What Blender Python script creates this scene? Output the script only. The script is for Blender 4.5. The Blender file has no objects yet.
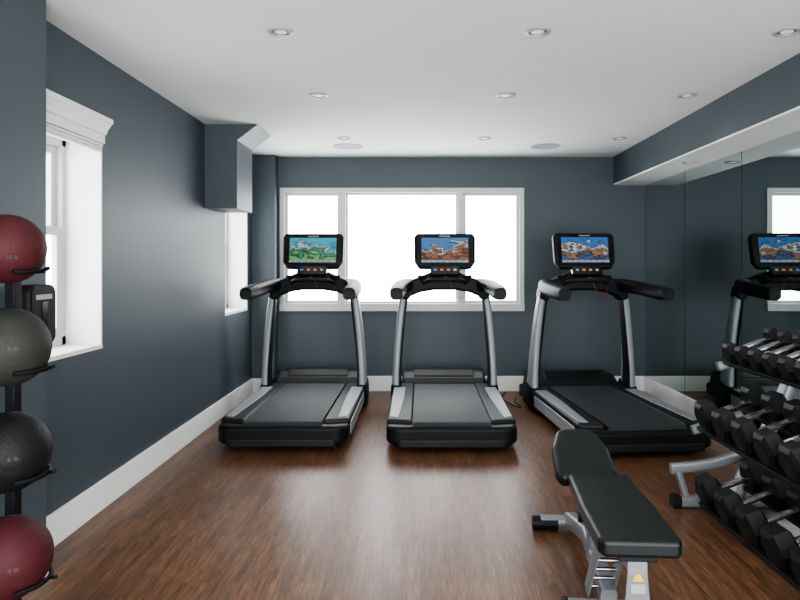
import bpy, bmesh, math, random
from mathutils import Vector, Matrix
random.seed(3)
scene=bpy.context.scene
C=bpy.context.collection

# ---------------------------------------------------------------- materials
def mat(name,col,rough=0.5,metal=0.0,spec=None,emit=None,estr=0,coat=0,bump=None,var=None):
    m=bpy.data.materials.new(name); m.use_nodes=True
    nt=m.node_tree; b=nt.nodes['Principled BSDF']
    b.inputs['Base Color'].default_value=(*col,1)
    b.inputs['Roughness'].default_value=rough
    b.inputs['Metallic'].default_value=metal
    if spec is not None: b.inputs['Specular IOR Level'].default_value=spec
    if coat: b.inputs['Coat Weight'].default_value=coat
    if emit:
        b.inputs['Emission Color'].default_value=(*emit,1)
        b.inputs['Emission Strength'].default_value=estr
    tc=nt.nodes.new('ShaderNodeTexCoord')
    if var:   # (scale, amount)
        n=nt.nodes.new('ShaderNodeTexNoise'); n.inputs['Scale'].default_value=var[0]; n.inputs['Detail'].default_value=6
        nt.links.new(tc.outputs['Object'],n.inputs['Vector'])
        mx=nt.nodes.new('ShaderNodeMix'); mx.data_type='RGBA'
        a=var[1]
        mx.inputs[6].default_value=(*[c*(1-a) for c in col],1)
        mx.inputs[7].default_value=(*[min(1,c*(1+a)) for c in col],1)
        nt.links.new(n.outputs['Fac'],mx.inputs[0]); nt.links.new(mx.outputs[2],b.inputs['Base Color'])
    if bump:  # (scale,strength,dist)
        n=nt.nodes.new('ShaderNodeTexNoise'); n.inputs['Scale'].default_value=bump[0]; n.inputs['Detail'].default_value=3
        nt.links.new(tc.outputs['Object'],n.inputs['Vector'])
        bp=nt.nodes.new('ShaderNodeBump'); bp.inputs['Strength'].default_value=bump[1]; bp.inputs['Distance'].default_value=bump[2]
        nt.links.new(n.outputs['Fac'],bp.inputs['Height']); nt.links.new(bp.outputs['Normal'],b.inputs['Normal'])
    return m

M={}
M['wall']=mat('blue_gray_paint',(0.053,0.069,0.079),0.5,spec=0.33,bump=(90,0.15,0.002),var=(1.5,0.04))
M['white']=mat('white_paint',(0.78,0.78,0.77),0.5,spec=0.3,var=(3,0.02))
M['ceil']=mat('ceiling_paint',(0.78,0.785,0.78),0.8,spec=0.2,var=(2,0.02))
M['trimgray']=mat('window_frame_white',(0.48,0.49,0.49),0.45,var=(4,0.02))
M['black']=mat('black_plastic',(0.0055,0.006,0.007),0.5,spec=0.16,bump=(400,0.08,0.001))
M['charcoal']=mat('charcoal_plastic',(0.010,0.011,0.0125),0.5,spec=0.2,bump=(300,0.1,0.001))
M['gloss']=mat('gloss_black',(0.004,0.004,0.006),0.15)
M['silver']=mat('silver_paint',(0.24,0.255,0.27),0.42,metal=0.25,var=(6,0.03))
M['silver2']=mat('silver_rail',(0.24,0.255,0.27),0.45,metal=0.2,var=(8,0.04))
M['steel']=mat('steel_frame',(0.21,0.225,0.24),0.4,metal=0.5,var=(6,0.05))
M['chrome']=mat('chrome',(0.3,0.3,0.32),0.25,metal=1)
M['belt']=mat('belt_rubber',(0.023,0.025,0.028),0.62,spec=0.3,bump=(260,0.5,0.002),var=(140,0.5))
M['vinyl']=mat('black_vinyl',(0.004,0.006,0.007),0.42,spec=0.3,bump=(220,0.35,0.001))
M['rubber']=mat('black_rubber',(0.006,0.0065,0.0075),0.5,spec=0.25,bump=(150,0.2,0.001))
M['label']=mat('label_gray',(0.30,0.31,0.32),0.5)
M['mark']=mat('ball_marking',(0.06,0.06,0.06),0.6,spec=0.2)
M['yellow']=mat('warning_yellow',(0.75,0.48,0.03),0.5)
M['orange']=mat('orange_button',(0.25,0.09,0.03),0.4,emit=(0.9,0.3,0.08),estr=0.25)
M['bluebtn']=mat('blue_button',(0.05,0.12,0.25),0.4,emit=(0.1,0.4,0.8),estr=0.2)
M['red']=mat('red_cord',(0.25,0.02,0.02),0.4)
M['mirror']=mat('mirror_glass',(0.56,0.63,0.62),0.012,metal=1)
M['seam']=mat('mirror_seam',(0.01,0.013,0.015),0.6)
M['ballred']=mat('ball_red',(0.050,0.0095,0.0125),0.6,spec=0.2,bump=(180,0.6,0.003),var=(30,0.2))
M['ballgray']=mat('ball_gray',(0.023,0.0245,0.0205),0.6,spec=0.2,bump=(180,0.6,0.003),var=(30,0.2))
M['ballblack']=mat('ball_black',(0.006,0.0065,0.007),0.55,spec=0.2,bump=(180,0.6,0.003),var=(30,0.2))
M['lamp']=mat('lamp_lens',(0.6,0.6,0.6),0.4,emit=(1,0.97,0.92),estr=0.25)
M['lampring']=mat('lamp_trim',(0.36,0.36,0.36),0.35)
M['lampdark']=mat('lamp_baffle',(0.10,0.10,0.10),0.3,metal=0.4)
M['grille']=mat('speaker_grille',(0.34,0.35,0.35),0.7,bump=(600,0.4,0.001))

# wood floor
def wood():
    m=bpy.data.materials.new('wood_floor'); m.use_nodes=True; nt=m.node_tree; N=nt.nodes; L=nt.links
    b=N['Principled BSDF']; tc=N.new('ShaderNodeTexCoord')
    mp=N.new('ShaderNodeMapping'); mp.inputs['Rotation'].default_value=(0,0,math.radians(90)); L.new(tc.outputs['Object'],mp.inputs[0])
    def brick(bw,rh,c1,c2,off,fr,mort):
        br=N.new('ShaderNodeTexBrick'); L.new(mp.outputs[0],br.inputs['Vector'])
        br.inputs['Scale'].default_value=1; br.inputs['Brick Width'].default_value=bw; br.inputs['Row Height'].default_value=rh
        br.inputs['Mortar Size'].default_value=mort; br.inputs['Mortar Smooth'].default_value=0.2
        br.inputs['Color1'].default_value=c1; br.inputs['Color2'].default_value=c2; br.inputs['Mortar'].default_value=(0.045,0.022,0.012,1)
        br.offset=off; br.offset_frequency=fr
        return br
    br=brick(0.34,0.027,(0.092,0.043,0.0225,1),(0.152,0.075,0.040,1),0.37,3,0.0004)
    br2=brick(0.20,0.0135,(0.85,0.845,0.84,1),(1.15,1.145,1.14,1),0.61,2,0.0)
    m0=N.new('ShaderNodeMix'); m0.data_type='RGBA'; m0.blend_type='MULTIPLY'; m0.inputs[0].default_value=1
    L.new(br.outputs['Color'],m0.inputs[6]); L.new(br2.outputs['Color'],m0.inputs[7])
    mp2=N.new('ShaderNodeMapping'); mp2.inputs['Scale'].default_value=(130,8,1); L.new(tc.outputs['Object'],mp2.inputs[0])
    n=N.new('ShaderNodeTexNoise'); n.inputs['Scale'].default_value=1.0; n.inputs['Detail'].default_value=5; L.new(mp2.outputs[0],n.inputs['Vector'])
    cr=N.new('ShaderNodeValToRGB'); cr.color_ramp.elements[0].position=0.34; cr.color_ramp.elements[0].color=(0.56,0.54,0.52,1)
    cr.color_ramp.elements[1].position=0.68; cr.color_ramp.elements[1].color=(1.4,1.38,1.34,1); L.new(n.outputs['Fac'],cr.inputs[0])
    mx=N.new('ShaderNodeMix'); mx.data_type='RGBA'; mx.blend_type='MULTIPLY'; mx.inputs[0].default_value=1
    L.new(m0.outputs[2],mx.inputs[6]); L.new(cr.outputs[0],mx.inputs[7])
    n2=N.new('ShaderNodeTexNoise'); n2.inputs['Scale'].default_value=2.2; L.new(tc.outputs['Object'],n2.inputs['Vector'])
    cr2=N.new('ShaderNodeValToRGB'); cr2.color_ramp.elements[0].position=0.3; cr2.color_ramp.elements[0].color=(0.9,0.9,0.9,1)
    cr2.color_ramp.elements[1].position=0.7; cr2.color_ramp.elements[1].color=(1.1,1.1,1.1,1); L.new(n2.outputs['Fac'],cr2.inputs[0])
    mx2=N.new('ShaderNodeMix'); mx2.data_type='RGBA'; mx2.blend_type='MULTIPLY'; mx2.inputs[0].default_value=1
    L.new(mx.outputs[2],mx2.inputs[6]); L.new(cr2.outputs[0],mx2.inputs[7]); L.new(mx2.outputs[2],b.inputs['Base Color'])
    b.inputs['Roughness'].default_value=0.34; b.inputs['Specular IOR Level'].default_value=0.30
    bp=N.new('ShaderNodeBump'); bp.inputs['Strength'].default_value=0.12; bp.inputs['Distance'].default_value=0.001
    L.new(n.outputs['Fac'],bp.inputs['Height']); L.new(bp.outputs['Normal'],b.inputs['Normal'])
    return m
M['wood']=wood()

def screen(name,sky,land,accent,seed,glow=1.0):
    m=bpy.data.materials.new(name); m.use_nodes=True; nt=m.node_tree; N=nt.nodes; L=nt.links
    b=N['Principled BSDF']; b.inputs['Roughness'].default_value=0.15; b.inputs['Base Color'].default_value=(0.01,0.01,0.01,1)
    tc=N.new('ShaderNodeTexCoord'); sp=N.new('ShaderNodeSeparateXYZ'); L.new(tc.outputs['Generated'],sp.inputs[0])
    n=N.new('ShaderNodeTexNoise'); n.noise_dimensions='4D'; n.inputs['W'].default_value=seed; n.inputs['Scale'].default_value=4; n.inputs['Detail'].default_value=9; n.inputs['Distortion'].default_value=0.8
    L.new(tc.outputs['Generated'],n.inputs['Vector'])
    ad=N.new('ShaderNodeMath'); ad.operation='MULTIPLY_ADD'; ad.inputs[1].default_value=2.0; L.new(n.outputs['Fac'],ad.inputs[0]); 
    su=N.new('ShaderNodeMath'); su.operation='SUBTRACT'; su.inputs[1].default_value=1.0; L.new(sp.outputs['Z'],su.inputs[0]); L.new(su.outputs[0],ad.inputs[2])
    cr=N.new('ShaderNodeValToRGB'); e=cr.color_ramp.elements
    e[0].position=0.05; e[0].color=(*accent,1); e[1].position=0.95; e[1].color=(*sky,1)
    for p,c in ((0.22,(0.01,0.015,0.02)),(0.36,land),(0.47,(0.02,0.03,0.04)),(0.56,(0.5,0.5,0.46)),(0.64,[x*0.4 for x in sky]),(0.78,sky)):
        k=e.new(p); k.color=(*c,1)
    L.new(ad.outputs[0],cr.inputs[0]); L.new(cr.outputs[0],b.inputs['Emission Color']); b.inputs['Emission Strength'].default_value=glow
    return m
SCR=[screen('screen_reef',(0.04,0.30,0.40),(0.03,0.24,0.12),(0.12,0.3,0.10),1.3,1.0),
     screen('screen_canyon',(0.05,0.16,0.34),(0.32,0.11,0.04),(0.2,0.09,0.04),4.1,1.0),
     screen('screen_city',(0.03,0.12,0.32),(0.28,0.14,0.07),(0.04,0.08,0.2),7.7,1.0)]

# ---------------------------------------------------------------- helpers
def empty(name,loc=(0,0,0),rz=0):
    o=bpy.data.objects.new(name,None); o.location=loc; o.rotation_euler=(0,0,rz); o.empty_display_size=0.1; C.objects.link(o); return o
def finish(name,bm,m,parent=None,smooth=False,bevel=0,seg=2):
    bmesh.ops.recalc_face_normals(bm,faces=bm.faces)
    me=bpy.data.meshes.new(name); bm.to_mesh(me); bm.free()
    me.materials.append(m)
    o=bpy.data.objects.new(name,me); C.objects.link(o)
    if smooth:
        for p in me.polygons: p.use_smooth=True
        try: me.set_sharp_from_angle(angle=math.radians(50))
        except Exception: pass
    if bevel:
        md=o.modifiers.new('bevel','BEVEL'); md.width=bevel; md.segments=seg; md.limit_method='ANGLE'; md.angle_limit=math.radians(35)
    if parent: o.parent=parent
    return o
def addbox(bm,x,y,z):
    v=[bm.verts.new((a,b,c)) for a in x for b in y for c in z]
    for f in ((0,1,3,2),(4,6,7,5),(0,4,5,1),(2,3,7,6),(0,2,6,4),(1,5,7,3)): bm.faces.new([v[i] for i in f])
def box(name,x,y,z,m,parent=None,bevel=0,seg=2):
    bm=bmesh.new(); addbox(bm,x,y,z); return finish(name,bm,m,parent,False,bevel,seg)
def boxes(name,lst,m,parent=None,bevel=0):
    bm=bmesh.new()
    for b in lst: addbox(bm,*b)
    return finish(name,bm,m,parent,False,bevel)
def prism(name,pts,axis,a,b,m,parent=None,bevel=0,seg=2,smooth=False):
    bm=bmesh.new()
    def P(p,t):
        return {'x':(t,p[0],p[1]),'y':(p[0],t,p[1]),'z':(p[0],p[1],t)}[axis]
    A=[bm.verts.new(P(p,a)) for p in pts]; B=[bm.verts.new(P(p,b)) for p in pts]
    bm.faces.new(A); bm.faces.new(B[::-1]); n=len(pts)
    for i in range(n): bm.faces.new((A[i],A[(i+1)%n],B[(i+1)%n],B[i]))
    return finish(name,bm,m,parent,smooth,bevel,seg)
def rrect(x0,x1,y0,y1,r,n=6):
    out=[]
    for cx,cy,a0 in ((x1-r,y1-r,0),(x0+r,y1-r,90),(x0+r,y0+r,180),(x1-r,y0+r,270)):
        for i in range(n+1):
            a=math.radians(a0+90*i/n); out.append((cx+r*math.cos(a),cy+r*math.sin(a)))
    return out
def smoothpath(pts,sub):
    P=[Vector(p) for p in pts]; out=[]
    for i in range(len(P)-1):
        p0=P[max(i-1,0)];p1=P[i];p2=P[i+1];p3=P[min(i+2,len(P)-1)]
        for k in range(sub):
            t=k/sub
            out.append(0.5*((2*p1)+(p2-p0)*t+(2*p0-5*p1+4*p2-p3)*t*t+(-p0+3*p1-3*p2+p3)*t**3))
    out.append(P[-1]); return out
def sweep(name,pts,size,m,parent=None,n=14,exp=2.0,sub=5,up=(0,0,1)):
    cp=len(pts)
    if not isinstance(size,list): size=[size]*cp
    path=smoothpath(pts,sub) if sub>1 else [Vector(p) for p in pts]
    if sub>1: sz=[(v[0],v[1]) for v in smoothpath([(s[0],s[1],0) for s in size],sub)]
    else: sz=size
    bm=bmesh.new()
    rings=[]; upv=Vector(up)
    for i,p in enumerate(path):
        a=path[max(i-1,0)]; b=path[min(i+1,len(path)-1)]
        t=(b-a).normalized(); s=t.cross(upv)
        if s.length<1e-3: s=t.cross(Vector((0,1,0)))
        s.normalize(); u=s.cross(t).normalized()
        w,h=sz[i]; ring=[]
        for k in range(n):
            an=2*math.pi*(k+0.5)/n; c,sn=math.cos(an),math.sin(an)
            x=math.copysign(abs(c)**(2/exp),c)*w; y=math.copysign(abs(sn)**(2/exp),sn)*h
            ring.append(bm.verts.new(p+s*x+u*y))
        rings.append(ring)
    for A,B in zip(rings,rings[1:]):
        for k in range(n): bm.faces.new((A[k],A[(k+1)%n],B[(k+1)%n],B[k]))
    bm.faces.new(rings[0][::-1]); bm.faces.new(rings[-1])
    return finish(name,bm,m,parent,True)
def lathe_z(name,prof,m,parent=None,n=32,loc=(0,0,0)):
    bm=bmesh.new(); rings=[]
    for r,z in prof:
        rings.append([bm.verts.new((loc[0]+r*math.cos(2*math.pi*k/n),loc[1]+r*math.sin(2*math.pi*k/n),loc[2]+z)) for k in range(n)])
    for A,B in zip(rings,rings[1:]):
        for k in range(n): bm.faces.new((A[k],A[(k+1)%n],B[(k+1)%n],B[k]))
    bm.faces.new(rings[0]); bm.faces.new(rings[-1])
    return finish(name,bm,m,parent,True)
def text(name,body,size,m,parent,loc,rot):
    cu=bpy.data.curves.new(name,'FONT'); cu.body=body; cu.size=size; cu.extrude=0.0008; cu.align_x='CENTER'; cu.align_y='CENTER'
    cu.materials.append(m)
    o=bpy.data.objects.new(name,cu); C.objects.link(o); o.parent=parent; o.location=loc; o.rotation_euler=rot; return o

# ---------------------------------------------------------------- room
XL,XR,YB,H=-1.74,2.376,6.86,2.47
Y0=-1.2
boxes('floor',[((-2.1,2.6),(Y0,7.1),(-0.1,0))],M['wood'])
boxes('ceiling',[((-2.1,2.6),(Y0,7.1),(H,H+0.1))],M['ceil'])
W1=(2.86,3.556,0.876,2.02); W2=(5.8,6.54,0.876,2.02)
T=0.26
lst=[]
def L_(y0,y1,z0,z1): lst.append(((XL-T,XL),(y0,y1),(z0,z1)))
L_(Y0,W1[0],0,H); L_(W1[0],W1[1],0,W1[2]); L_(W1[0],W1[1],W1[3],H); L_(W1[1],W2[0],0,H)
L_(W2[0],W2[1],0,W2[2]); L_(W2[0],W2[1],W2[3],H); L_(W2[1],YB,0,H)
boxes('wall_left',lst,M['wall'])
WB=(-1.478,1.098,0.844,2.143)
boxes('wall_back',[((XL-T,WB[0]),(YB,YB+0.2),(0,H)),((WB[1],2.6),(YB,YB+0.2),(0,H)),
   ((WB[0],WB[1]),(YB,YB+0.2),(0,WB[2])),((WB[0],WB[1]),(YB,YB+0.2),(WB[3],H))],M['wall'])
box('wall_right',(XR+0.012,2.6),(Y0,YB),(0,H),M['wall'])
box('wall_pier',(XL,-1.61),(Y0,2.80),(0,H),M['wall'])
box('corner_column',(XL,-1.50),(6.72,YB),(0,H),M['wall'])
sf=empty('soffit')
box('soffit_face',(2.04,XR+0.012),(Y0,YB),(2.185,H),M['wall'],sf)
box('soffit_underside',(2.04,XR+0.012),(Y0,YB),(2.172,2.185),M['ceil'],sf)
prism('duct_bulkhead',[(XL,1.79),(-1.48,1.79),(-1.48,2.34),(-1.31,H),(XL,H)],'y',5.26,5.73,M['wall'])
bh=0.16
def bb(name,x,y): box(name,x,y,(0,bh),M['white'],None,0.004)
bb('baseboard_left',(XL,XL+0.018),(2.80,6.72))
bb('baseboard_back',(-1.50,XR-0.018),(YB-0.018,YB))
bb('baseboard_right',(XR-0.018,XR+0.012),(Y0,YB))
bb('baseboard_pier',(-1.61,-1.592),(Y0,2.80))
bb('baseboard_column',(XL+0.018,-1.50),(6.702,6.72))
mr=empty('wall_mirror')
ys=[6.855,5.83,4.80,3.77,2.74,1.71,0.68,-0.35,Y0]
for i in range(len(ys)-1):
    box('mirror_panel_%d'%(i+1),(XR,XR+0.008),(ys[i+1]+0.005,ys[i]-0.005),(bh+0.002,2.17),M['mirror'],mr)
box('mirror_backing',(XR+0.008,XR+0.012),(Y0,YB-0.002),(bh+0.002,2.17),M['seam'],mr)

w=empty('window_1')
x0,x1,z0,z1=WB; f=0.05
yf=(YB-0.02,YB+0.09)
boxes('outer_frame',[((x0,x1),yf,(z1-f,z1)),((x0,x1),(YB-0.035,YB+0.09),(z0,z0+f*1.6)),((x0,x0+f),yf,(z0+f*1.6,z1-f)),((x1-f,x1),yf,(z0+f*1.6,z1-f)),
   ((-0.845,-0.785),yf,(z0+f*1.6,z1-f)),((0.40,0.455),yf,(z0+f*1.6,z1-f))],M['trimgray'],w,0.004)
def sash(a,b,yy,name,fr=0.03):
    zz0,zz1=z0+f*1.6,z1-f
    boxes(name,[((a,b),yy,(zz1-fr,zz1)),((a,b),yy,(zz0,zz0+fr)),((a,a+fr),yy,(zz0+fr,zz1-fr)),((b-fr,b),yy,(zz0+fr,zz1-fr))],M['trimgray'],w,0.003)
sash(x0+f,-0.845,(YB+0.02,YB+0.05),'sash_left'); sash(0.455,x1-f,(YB+0.02,YB+0.05),'sash_right'); sash(-0.785,0.40,(YB+0.04,YB+0.07),'sash_center',0.02)

def hung(name,W):
    y0,y1,z0,z1=W; e=empty(name)
    xo,xi=XL-0.25,XL-0.19
    boxes('reveal',[((XL-T,XL+0.002),(y1-0.012,y1),(z0,z1)),((XL-T,XL+0.002),(y0,y0+0.012),(z0,z1)),
      ((XL-T,XL+0.002),(y0+0.012,y1-0.012),(z1-0.012,z1)),((XL-T,XL+0.004),(y0-0.0,y1+0.0),(z0-0.001,z0+0.022))],M['white'],e,0.002)
    a,b=y0+0.012,y1-0.012; zz0,zz1=z0+0.022,z1-0.012
    boxes('frame',[((xo,xi),(a,a+0.04),(zz0,zz1)),((xo,xi),(b-0.04,b),(zz0,zz1)),((xo,xi),(a,b),(zz1-0.04,zz1)),((xo,xi),(a,b),(zz0,zz0+0.05))],M['trimgray'],e,0.003)
    zm=(zz0+zz1)/2+0.06
    def s(nm,xx,za,zb):
        boxes(nm,[(xx,(a+0.04,a+0.085),(za,zb)),(xx,(b-0.085,b-0.04),(za,zb)),(xx,(a+0.085,b-0.085),(zb-0.045,zb)),(xx,(a+0.085,b-0.085),(za,za+0.045))],M['trimgray'],e,0.003)
    s('lower_sash',(xi-0.03,xi-0.002),zz0+0.05,zm+0.02); s('upper_sash',(xo,xo+0.028),zm-0.02,zz1-0.04)
hung('window_2',W1); hung('window_3',W2)
va=empty('window_valance')
prof=[(XL,1.985),(XL+0.035,1.985),(XL+0.035,2.03),(XL+0.045,2.035),(XL+0.05,2.055),(XL+0.07,2.085),(XL+0.08,2.09),(XL+0.08,2.115),(XL,2.115)]
prism('cornice',prof,'y',2.802,3.52,M['white'],va,0.002)
boxes('pleats',[((XL+0.001,XL+0.03-0.004*i),(2.83,3.51),(1.985-0.016*(i+1),1.985-0.016*i-0.003)) for i in range(3)],M['white'],va,0.004)

def downlight(x,y,z=H,power=10):
    e=empty('recessed_downlight',(x,y,z))
    lathe_z('trim_ring',[(0.064,0),(0.064,-0.004),(0.058,-0.009),(0.048,-0.009),(0.044,-0.003),(0.044,0)],M['lampring'],e)
    lathe_z('baffle',[(0.044,-0.0005),(0.044,-0.003),(0.030,-0.0035),(0.030,-0.0005)],M['lampdark'],e)
    lathe_z('lens',[(0.030,-0.0012),(0.030,-0.005),(0.02,-0.0075),(0.004,-0.008)],M['lamp'],e)
    if power:
        l=bpy.data.lights.new('downlight_lamp','SPOT'); l.energy=power; l.spot_size=math.radians(130); l.spot_blend=1.0; l.shadow_soft_size=0.06; l.color=(1,0.96,0.9)
        o=bpy.data.objects.new('downlight_lamp',l); o.location=(0,0,-0.02); C.objects.link(o); o.parent=e
for y in (3.17,4.36,5.83,1.7,0.3):
    for x in (-0.68,0.575,1.79): downlight(x,y,H,8)
for y in (5.3,2.6): downlight(2.2,y,2.172,0)
for x in (-0.69,1.2):
    lathe_z('ceiling_speaker',[(0.14,0),(0.14,-0.004),(0.132,-0.008),(0.128,-0.006),(0.02,-0.008)],M['grille'],None,40,(x,6.23,H))

# ---------------------------------------------------------------- treadmill
def treadmill(loc,rz,scr):
    e=empty('treadmill',loc,rz)
    prism('base_frame',rrect(-0.455,0.455,0.03,2.08,0.09),'z',0.045,0.15,M['black'],e,0.015,3)
    prism('rear_cap',rrect(-0.47,0.47,0.0,0.30,0.10,8),'z',0.055,0.185,M['black'],e,0.03,4)
    prism('rear_bumper',rrect(-0.40,0.40,-0.012,0.1,0.05,6),'z',0.04,0.10,M['charcoal'],e,0.012,3)
    for s in (-1,1):
        n='left' if s<0 else 'right'
        a,b=sorted((s*0.285,s*0.47))
        prism('footrail_'+n,[(a,0.10),(b,0.14),(b,1.62),(a,1.62)] if s>0 else [(a,0.14),(b,0.10),(b,1.62),(a,1.62)],'z',0.14,0.212,M['charcoal'],e,0.02,3)
        a,b=sorted((s*0.385,s*0.450))
        a2,b2=sorted((s*0.360,s*0.462))
        prism('rail_inlay_'+n,[(a,0.17),(b,0.20),(b2,0.9),(b2,1.34),(a2,1.34),(a2,0.9)] if s>0 else [(a,0.20),(b,0.17),(b2,0.9),(b2,1.34),(a2,1.34),(a2,0.9)],'z',0.205,0.219,M['silver2'],e,0.004)
        a,b=sorted((s*0.462,s*0.476))
        box('side_skirt_'+n,(a,b),(0.22,1.7),(0.075,0.17),M['silver2'],e,0.006)
        lathe_z('foot_'+n,[(0.03,0),(0.03,0.02),(0.015,0.03),(0.015,0.06)],M['rubber'],e,16,(s*0.36,0.15,0))
        lathe_z('front_foot_'+n,[(0.03,0),(0.03,0.02),(0.015,0.03),(0.015,0.06)],M['rubber'],e,16,(s*0.36,1.85,0))
        sweep('upright_'+n,[(s*0.448,1.50,0.10),(s*0.446,1.49,0.3),(s*0.428,1.47,0.62),(s*0.402,1.45,0.88),(s*0.375,1.43,1.06)],
              [(0.042,0.12),(0.04,0.10),(0.037,0.075),(0.036,0.06),(0.034,0.05)],M['silver'],e,20,3.5,6,up=(0,1,0))
        sweep('upright_trim_'+n,[(s*0.412,1.46,0.2),(s*0.410,1.45,0.4),(s*0.391,1.44,0.62),(s*0.364,1.42,0.88),(s*0.345,1.41,1.06)],
              [(0.010,0.09),(0.010,0.075),(0.009,0.06),(0.009,0.05),(0.009,0.04)],M['black'],e,12,3,5,up=(0,1,0))
        sweep('upright_boot_'+n,[(s*0.448,1.52,0.05),(s*0.448,1.51,0.18),(s*0.446,1.50,0.245)],[(0.05,0.2),(0.05,0.18),(0.043,0.13)],M['black'],e,20,4,4,up=(0,1,0))
        sweep('handrail_'+n,[(s*0.26,1.50,1.14),(s*0.34,1.42,1.145),(s*0.392,1.24,1.135),(s*0.412,1.02,1.12),(s*0.416,0.75,1.105),(s*0.416,0.62,1.098)],
              [(0.05,0.055),(0.065,0.06),(0.064,0.058),(0.062,0.056),(0.060,0.056),(0.050,0.050)],M['black'],e,20,2.8,6)
        sweep('handrail_endcap_'+n,[(s*0.416,0.66,1.094),(s*0.416,0.612,1.090)],[(0.052,0.042),(0.046,0.036)],M['charcoal'],e,18,2.8,1)
        lathe_z('cup_holder_'+n,[(0.036,1.17),(0.05,1.23),(0.054,1.235),(0.048,1.235),(0.034,1.19)],M['charcoal'],e,24,(s*0.2,1.40,0))
    bm=bmesh.new(); sec=[(0.02,0.15),(0.012,0.175),(0.03,0.2),(0.06,0.208),(1.62,0.208)]
    A=[bm.verts.new((-0.28,y+0.02,z)) for y,z in sec]; B=[bm.verts.new((0.28,y+0.02,z)) for y,z in sec]
    for i in range(len(sec)-1): bm.faces.new((A[i],B[i],B[i+1],A[i+1]))
    finish('running_belt',bm,M['belt'],e,True)
    box('deck_board',(-0.27,0.27),(0.06,1.62),(0.14,0.2),M['charcoal'],e)
    prism('motor_hood',[(1.55,0.20),(1.62,0.255),(1.72,0.295),(1.92,0.30),(2.05,0.26),(2.10,0.16),(2.10,0.06),(1.55,0.06)],'x',-0.40,0.40,M['charcoal'],e,0.035,4)
    prism('hood_ridge',[(1.57,0.21),(1.65,0.275),(1.75,0.312),(1.86,0.312),(1.86,0.2)],'x',-0.29,0.29,M['black'],e,0.012,3)
    out=[(-0.415,1.03),(-0.40,1.12),(-0.33,1.185),(-0.2,1.235),(-0.12,1.27),(0.12,1.27),(0.2,1.235),(0.33,1.185),(0.40,1.12),(0.415,1.03)]
    inn=[(0.345,1.00),(0.31,1.045),(0.22,1.08),(0.1,1.10),(-0.1,1.10),(-0.22,1.08),(-0.31,1.045),(-0.345,1.00)]
    prism('console_arch',out+inn,'y',1.37,1.53,M['black'],e,0.022,3)
    sweep('grip_bar',[(-0.20,1.40,1.16),(-0.15,1.28,1.19),(0,1.24,1.20),(0.15,1.28,1.19),(0.20,1.40,1.16)],(0.018,0.018),M['charcoal'],e,12,2,6)
    pod=prism('keypad_pod',rrect(-0.135,0.135,-0.05,0.05,0.03),'y',-0.02,0.02,M['gloss'],e,0.006); pod.location=(0,1.33,1.272); pod.rotation_euler=(math.radians(-40),0,0)
    for i,(bx,mm) in enumerate(((-0.09,'bluebtn'),(-0.03,'orange'),(0.03,'orange'),(0.09,'label'))):
        prism('key_%d'%i,rrect(bx-0.014,bx+0.014,-0.010,0.012,0.005,3),'y',-0.024,-0.019,M[mm],pod,0)
    lathe_z('stop_button',[(0.02,0),(0.02,0.012),(0.014,0.018)],M['red'],e,20,(0,1.255,1.205))
    con=empty('console',(0,1.40,1.455)); con.parent=e; con.rotation_euler=(math.radians(-12),0,0)
    hw=[(-0.235,-0.165),(0.235,-0.165),(0.278,-0.10),(0.282,0.13),(0.26,0.168),(-0.26,0.168),(-0.282,0.13),(-0.278,-0.10)]
    prism('housing',hw,'y',-0.025,0.045,M['black'],con,0.022,4)
    prism('bezel',rrect(-0.258,0.258,-0.13,0.152,0.02),'y',-0.029,-0.02,M['gloss'],con,0.002)
    box('screen',(-0.215,0.215),(-0.0315,-0.0285),(-0.088,0.122),scr,con)
    box('screen_menu_bar',(-0.215,0.215),(-0.033,-0.0313),(-0.110,-0.090),M['label'],con)
    boxes('menu_icons',[((-0.19+0.055*i,-0.16+0.055*i),(-0.0345,-0.0325),(-0.107,-0.094)) for i in range(7)],M['bluebtn'],con)
    box('badge',(-0.05,0.05),(-0.0305,-0.0285),(0.133,0.141),M['label'],con)
    sweep('console_neck',[(0,1.47,1.2),(0,1.46,1.32),(0,1.44,1.42)],(0.09,0.035),M['black'],e,16,3,4,up=(0,1,0))
    sweep('safety_tether',[(0.03,1.28,1.20),(0.06,1.27,1.12),(0.12,1.29,1.04),(0.17,1.33,1.05),(0.2,1.37,1.13)],(0.0025,0.0025),M['red'],e,8,2,6)
    return e
t1=treadmill((-0.985,4.60,0),0,SCR[0])
t2=treadmill((0.228,4.58,0),math.radians(0),SCR[1])
t3=treadmill((1.59,4.47,0),math.radians(4.5),SCR[2])
sweep('power_cord',[(0.90,6.80,0.006),(0.82,6.5,0.006),(0.86,6.2,0.006),(0.94,6.05,0.006),(0.92,6.3,0.006),(0.96,6.5,0.006)],(0.005,0.005),M['black'],None,8,2,8)

# ---------------------------------------------------------------- weight bench
e=empty('weight_bench',(0.69,2.2,0),math.radians(-3.5))
def pad(name,pts2d,p0,tilt,th,parent):
    o=prism(name,pts2d,'z',0,th,M['vinyl'],parent,0.022,5); o.location=p0; o.rotation_euler=(tilt,0,0); return o
bp=[(-0.115,-0.0),(0.115,-0.0),(0.128,0.03),(0.13,0.30),(0.12,0.63),(0.10,0.65),(-0.10,0.65),(-0.12,0.63),(-0.13,0.30),(-0.128,0.03)]
pad('back_pad',bp,(0,-0.225,0.435),math.radians(0),0.055,e)
sp=[(-0.11,0),(0.11,0),(0.125,0.04),(0.12,0.2),(0.085,0.33),(0.05,0.345),(-0.05,0.345),(-0.085,0.33),(-0.12,0.2),(-0.125,0.04)]
pad('seat_pad',sp,(-0.035,0.44,0.42),math.radians(20),0.06,e)
box('back_pad_plate',(-0.06,0.06),(-0.18,0.40),(0.405,0.435),M['charcoal'],e,0.004)
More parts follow.
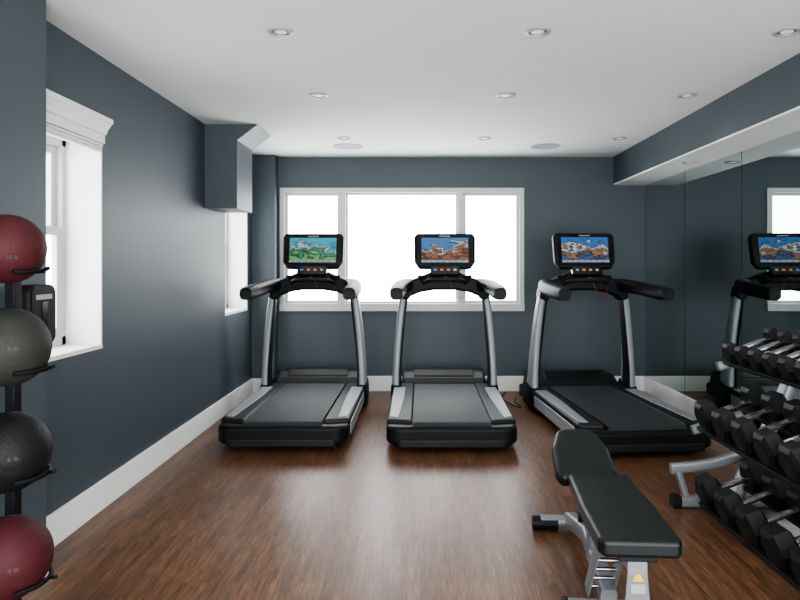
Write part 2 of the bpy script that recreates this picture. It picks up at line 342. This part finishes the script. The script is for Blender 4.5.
sweep('back_tube',[(0,-0.17,0.385),(0,0.42,0.385)],(0.03,0.022),M['steel'],e,16,6,1)
sweep('seat_tube',[(0,0.42,0.385),(-0.025,0.74,0.485)],(0.025,0.02),M['steel'],e,16,6,1)
sweep('main_spine',[(0,0.22,0.09),(0,0.60,0.17),(0,1.06,0.055)],(0.03,0.035),M['steel'],e,16,6,1)
sweep('support_post',[(0,0.50,0.13),(0,0.43,0.38)],(0.03,0.035),M['steel'],e,16,6,1,up=(0,1,0))
sweep('seat_strut',[(0,0.74,0.14),(0,0.66,0.45)],(0.022,0.02),M['charcoal'],e,16,6,1,up=(0,1,0))
sweep('adjust_arm_left',[(-0.065,0.06,0.385),(-0.065,0.30,0.08)],(0.006,0.028),M['steel'],e,12,5,1)
sweep('adjust_arm_right',[(0.025,0.06,0.385),(0.025,0.30,0.08)],(0.006,0.028),M['steel'],e,12,5,1)
for i in range(6):
    t=(i+0.5)/6; y=0.06+0.24*t; z=0.385-0.305*t
    sweep('ladder_rung_%d'%(i+1),[(-0.07,y,z),(0.03,y,z)],(0.008,0.008),M['chrome'],e,10,2,1)
prism('label_plate',[(0.015,-0.05),(0.105,-0.05),(0.085,0.20),(0.035,0.22)],'y',0.05,0.06,M['steel'],e,0.003).location=(0,0,0.18)
prism('warning_label',[(0.040,0.058),(0.080,0.058),(0.06,0.096)],'y',0.046,0.0485,M['yellow'],e).location=(0,0,0.18)
box('warning_text_label',(0.036,0.084),(0.047,0.0495),(0.195,0.228),M['label'],e)
box('near_foot',(-0.15,0.15),(0.20,0.26),(0.02,0.07),M['steel'],e,0.008)
box('near_foot_cap_left',(-0.17,-0.145),(0.195,0.265),(0.0,0.075),M['black'],e,0.008)
box('near_foot_cap_right',(0.145,0.17),(0.195,0.265),(0.0,0.075),M['black'],e,0.008)
sweep('far_foot',[(-0.15,1.06,0.045),(0.15,1.06,0.045)],(0.03,0.03),M['steel'],e,16,2,1)
sweep('far_foot_grip_left',[(-0.19,1.06,0.036),(-0.065,1.06,0.036)],(0.035,0.035),M['black'],e,18,2,1)
sweep('far_foot_grip_right',[(0.19,1.06,0.036),(0.065,1.06,0.036)],(0.035,0.035),M['black'],e,18,2,1)

# ---------------------------------------------------------------- dumbbell rack
rk=empty('dumbbell_rack')
RY0,RY1=1.30,3.62
tiers=[
  ((1.68,0.815),(1.90,0.895),0.052,0.135,0.06),
  ((1.55,0.46),(1.80,0.545),0.076,0.205,0.09),
  ((1.56,0.055),(1.80,0.14),0.082,0.225,0.10)]
for i,yy in enumerate((RY1-0.04,RY0+0.04)):
    sweep('upright_%d'%(i+1),[(1.72,yy,0.03),(1.98,yy,0.55),(2.12,yy,0.92)],(0.03,0.045),M['steel'],rk,16,5,4,up=(0,1,0))
    sweep('floor_foot_%d'%(i+1),[(1.42,yy,0.032),(2.22,yy,0.032)],(0.032,0.03),M['steel'],rk,16,5,1)
    sweep('floor_foot_cap_%d'%(i+1),[(1.385,yy,0.033),(1.43,yy,0.033)],(0.035,0.033),M['black'],rk,16,5,1)
    sweep('front_arm_%d'%(i+1),[(1.38,yy,0.21),(1.60,yy,0.235),(1.85,yy,0.31)],(0.02,0.028),M['steel'],rk,16,5,4)
    sweep('front_strut_%d'%(i+1),[(1.47,yy,0.04),(1.42,yy,0.2)],(0.018,0.02),M['steel'],rk,12,5,1,up=(0,1,0))
    sweep('middle_arm_%d'%(i+1),[(1.50,yy,0.42),(1.94,yy,0.555)],(0.02,0.024),M['steel'],rk,16,5,1)
    sweep('top_arm_%d'%(i+1),[(1.64,yy,0.77),(2.06,yy,0.90)],(0.02,0.024),M['steel'],rk,16,5,1)
for ti,(F,B,R,S,HL) in enumerate(tiers):
    for nm,(x,z) in (('front',F),('back',B)):
        d=Vector((B[0]-F[0],0,B[1]-F[1])).normalized()
        u=Vector((-d.z,0,d.x))
        bm=bmesh.new()
        a=Vector((x,0,z))-u*0.004
        q=[a-d*HL*0.45,a+d*HL*0.45,a+d*HL*0.45-u*0.02,a-d*HL*0.45-u*0.02]
        lo=[bm.verts.new((p.x,RY0,p.z)) for p in q]; hi=[bm.verts.new((p.x,RY1,p.z)) for p in q]
        bm.faces.new(lo); bm.faces.new(hi[::-1])
        for k in range(4): bm.faces.new((lo[k],lo[(k+1)%4],hi[(k+1)%4],hi[k]))
        finish('tier_%d_%s_rail'%(ti+1,nm),bm,M['charcoal'],rk,False,0.003)
ds=empty('hex_dumbbell_set')
def dumb_mesh(R,HL,span,key):
    bm=bmesh.new()
    def rings(prof,n,rot,mi):
        rs=[]
        for r,x in prof:
            rs.append([bm.verts.new((x,r*math.cos(rot+2*math.pi*k/n),r*math.sin(rot+2*math.pi*k/n))) for k in range(n)])
        fs=[]
        for A,B in zip(rs,rs[1:]):
            for k in range(n): fs.append(bm.faces.new((A[k],A[(k+1)%n],B[(k+1)%n],B[k])))
        fs.append(bm.faces.new(rs[0])); fs.append(bm.faces.new(rs[-1]))
        for f in fs: f.material_index=mi; 
    Rc=R/math.cos(math.pi/6)
    for s in (-1,1):
        c=s*span/2
        rings([(Rc*0.72,c-HL/2),(Rc*0.78,c-HL/2+0.002),(Rc,c-HL/2+0.016),(Rc,c+HL/2-0.016),(Rc*0.78,c+HL/2-0.002),(Rc*0.72,c+HL/2)],6,0,0)
        o=c+s*HL/2
        rings([(R*0.55,o-0.001),(R*0.55,o+0.0015*s)],20,0,2)
    rings([(0.013,-span/2),(0.0165,-span/5),(0.0175,0),(0.0165,span/5),(0.013,span/2)],14,0,1)
    bmesh.ops.recalc_face_normals(bm,faces=bm.faces)
    me=bpy.data.meshes.new('hex_dumbbell_'+key); bm.to_mesh(me); bm.free()
    me.materials.append(M['rubber']); me.materials.append(M['chrome']); me.materials.append(M['charcoal'])
    return me
for ti,(F,B,R,S,HL) in enumerate(tiers):
    Fv=Vector((F[0],0,F[1])); Bv=Vector((B[0],0,B[1])); d=(Bv-Fv); span=d.length; dn=d.normalized(); u=Vector((-dn.z,0,dn.x))
    y=RY1-0.10-R
    j=0
    me0=dumb_mesh(R,HL,span,str(ti))
    while y>RY0+0.1:
        o=bpy.data.objects.new('hex_dumbbell_%d_%d'%(ti+1,j+1),me0); C.objects.link(o); o.parent=ds
        c=(Fv+Bv)/2+u*(R+0.0)
        o.location=(c.x,y,c.z); o.rotation_euler=(0,-math.atan2(dn.z,dn.x),0)
        y-=S; j+=1

# ---------------------------------------------------------------- medicine balls + rack
BX,BY=-1.205,1.90
mk=empty('medicine_ball_rack',(BX,BY,0))
px=-0.09
box('post',(px-0.016,px+0.016),(0.15,0.19),(0.02,1.34),M['black'],mk,0.004)
box('base_plate',(-0.24,0.18),(-0.12,0.24),(0.0,0.02),M['black'],mk,0.006)
balls=[(1.377,0.101,'ballred','10'),(1.090,0.114,'ballgray','8'),(0.783,0.116,'ballblack','6'),(0.474,0.119,'ballred','4')]
for i,(z,r,mm,lab) in enumerate(balls):
    h=0.062; rr=math.sqrt(r*r-h*h)+0.009
    for s in (-1,1):
        pts=[(px,0.16,z-h-0.006)]
        for a in (75,40,10,-20,-50):
            pts.append((s*rr*math.cos(math.radians(a)),rr*math.sin(math.radians(a)),z-h-0.004))
        sweep('cradle_%d_%s'%(i+1,'l' if s<0 else 'r'),pts,(0.007,0.007),M['black'],mk,10,2,5)
        sweep('prong_%d_%s'%(i+1,'l' if s<0 else 'r'),[(s*rr,0.02,z-h-0.004),(s*(rr+0.03),0.0,z-h+0.006)],(0.006,0.006),M['black'],mk,10,2,1)
    bm=bmesh.new(); bmesh.ops.create_uvsphere(bm,u_segments=64,v_segments=40,radius=r)
    for v in bm.verts:
        n=v.co.normalized(); g=0
        for ax in (Vector((0.25,-0.1,1)),Vector((1,0.15,-0.2)),):
            ax=ax.normalized(); dd=abs(n.dot(ax)); g=max(g,math.exp(-(dd/0.03)**2))
        v.co=n*(r*(1-0.018*g))
    o=finish('medicine_ball',bm,M[mm],None,True); o.location=(BX,BY,z)
    dv=Vector((0.60,-0.75,0.05 if i else -0.25)).normalized()
    q=dv.to_track_quat('Z','Y')
    text('weight_marking',lab+' lb',r*0.16,M['mark'],o,dv*(r*0.997),q.to_euler())
dp=empty('wipes_dispenser')
prism('housing',rrect(2.56,2.75,1.0,1.25,0.04),'x',-1.61,-1.535,M['black'],dp,0.015,4)
box('window_slot',(-1.5355,-1.533),(2.64,2.68),(1.07,1.18),M['gloss'],dp)
box('label',(-1.5355,-1.5335),(2.60,2.71),(1.19,1.21),M['label'],dp)

# ---------------------------------------------------------------- light
wd=bpy.data.worlds.new('World'); scene.world=wd; wd.use_nodes=True
nt=wd.node_tree; bg=nt.nodes['Background']; bg.inputs[0].default_value=(0.96,0.985,1.0,1); bg.inputs[1].default_value=10.0
def portal(loc,rot,sx,sy):
    l=bpy.data.lights.new('daylight_portal','AREA'); l.shape='RECTANGLE'; l.size=sx; l.size_y=sy; l.cycles.is_portal=True
    o=bpy.data.objects.new('daylight_portal',l); o.location=loc; o.rotation_euler=rot; C.objects.link(o)
R=math.radians
portal(((WB[0]+WB[1])/2,YB+0.15,1.5),(R(-90),0,0),2.55,1.3)
portal((XL-0.27,3.2,1.45),(R(90),0,R(-90)),0.7,1.15)
portal((XL-0.27,6.17,1.45),(R(90),0,R(-90)),0.74,1.15)
portal((0.25,Y0,1.23),(R(90),0,0),4.5,2.46)

cam=bpy.data.cameras.new('camera'); co=bpy.data.objects.new('camera',cam); C.objects.link(co)
co.location=(0,0,1.33); co.rotation_euler=(R(90),0,0)
cam.sensor_width=36; cam.lens=650/800*36; cam.shift_x=-0.025; cam.shift_y=-35/800; cam.clip_start=0.05
scene.camera=co
scene.view_settings.view_transform='AgX'
try: scene.view_settings.look='AgX - Medium High Contrast'
except Exception: pass
scene.view_settings.exposure=0.25
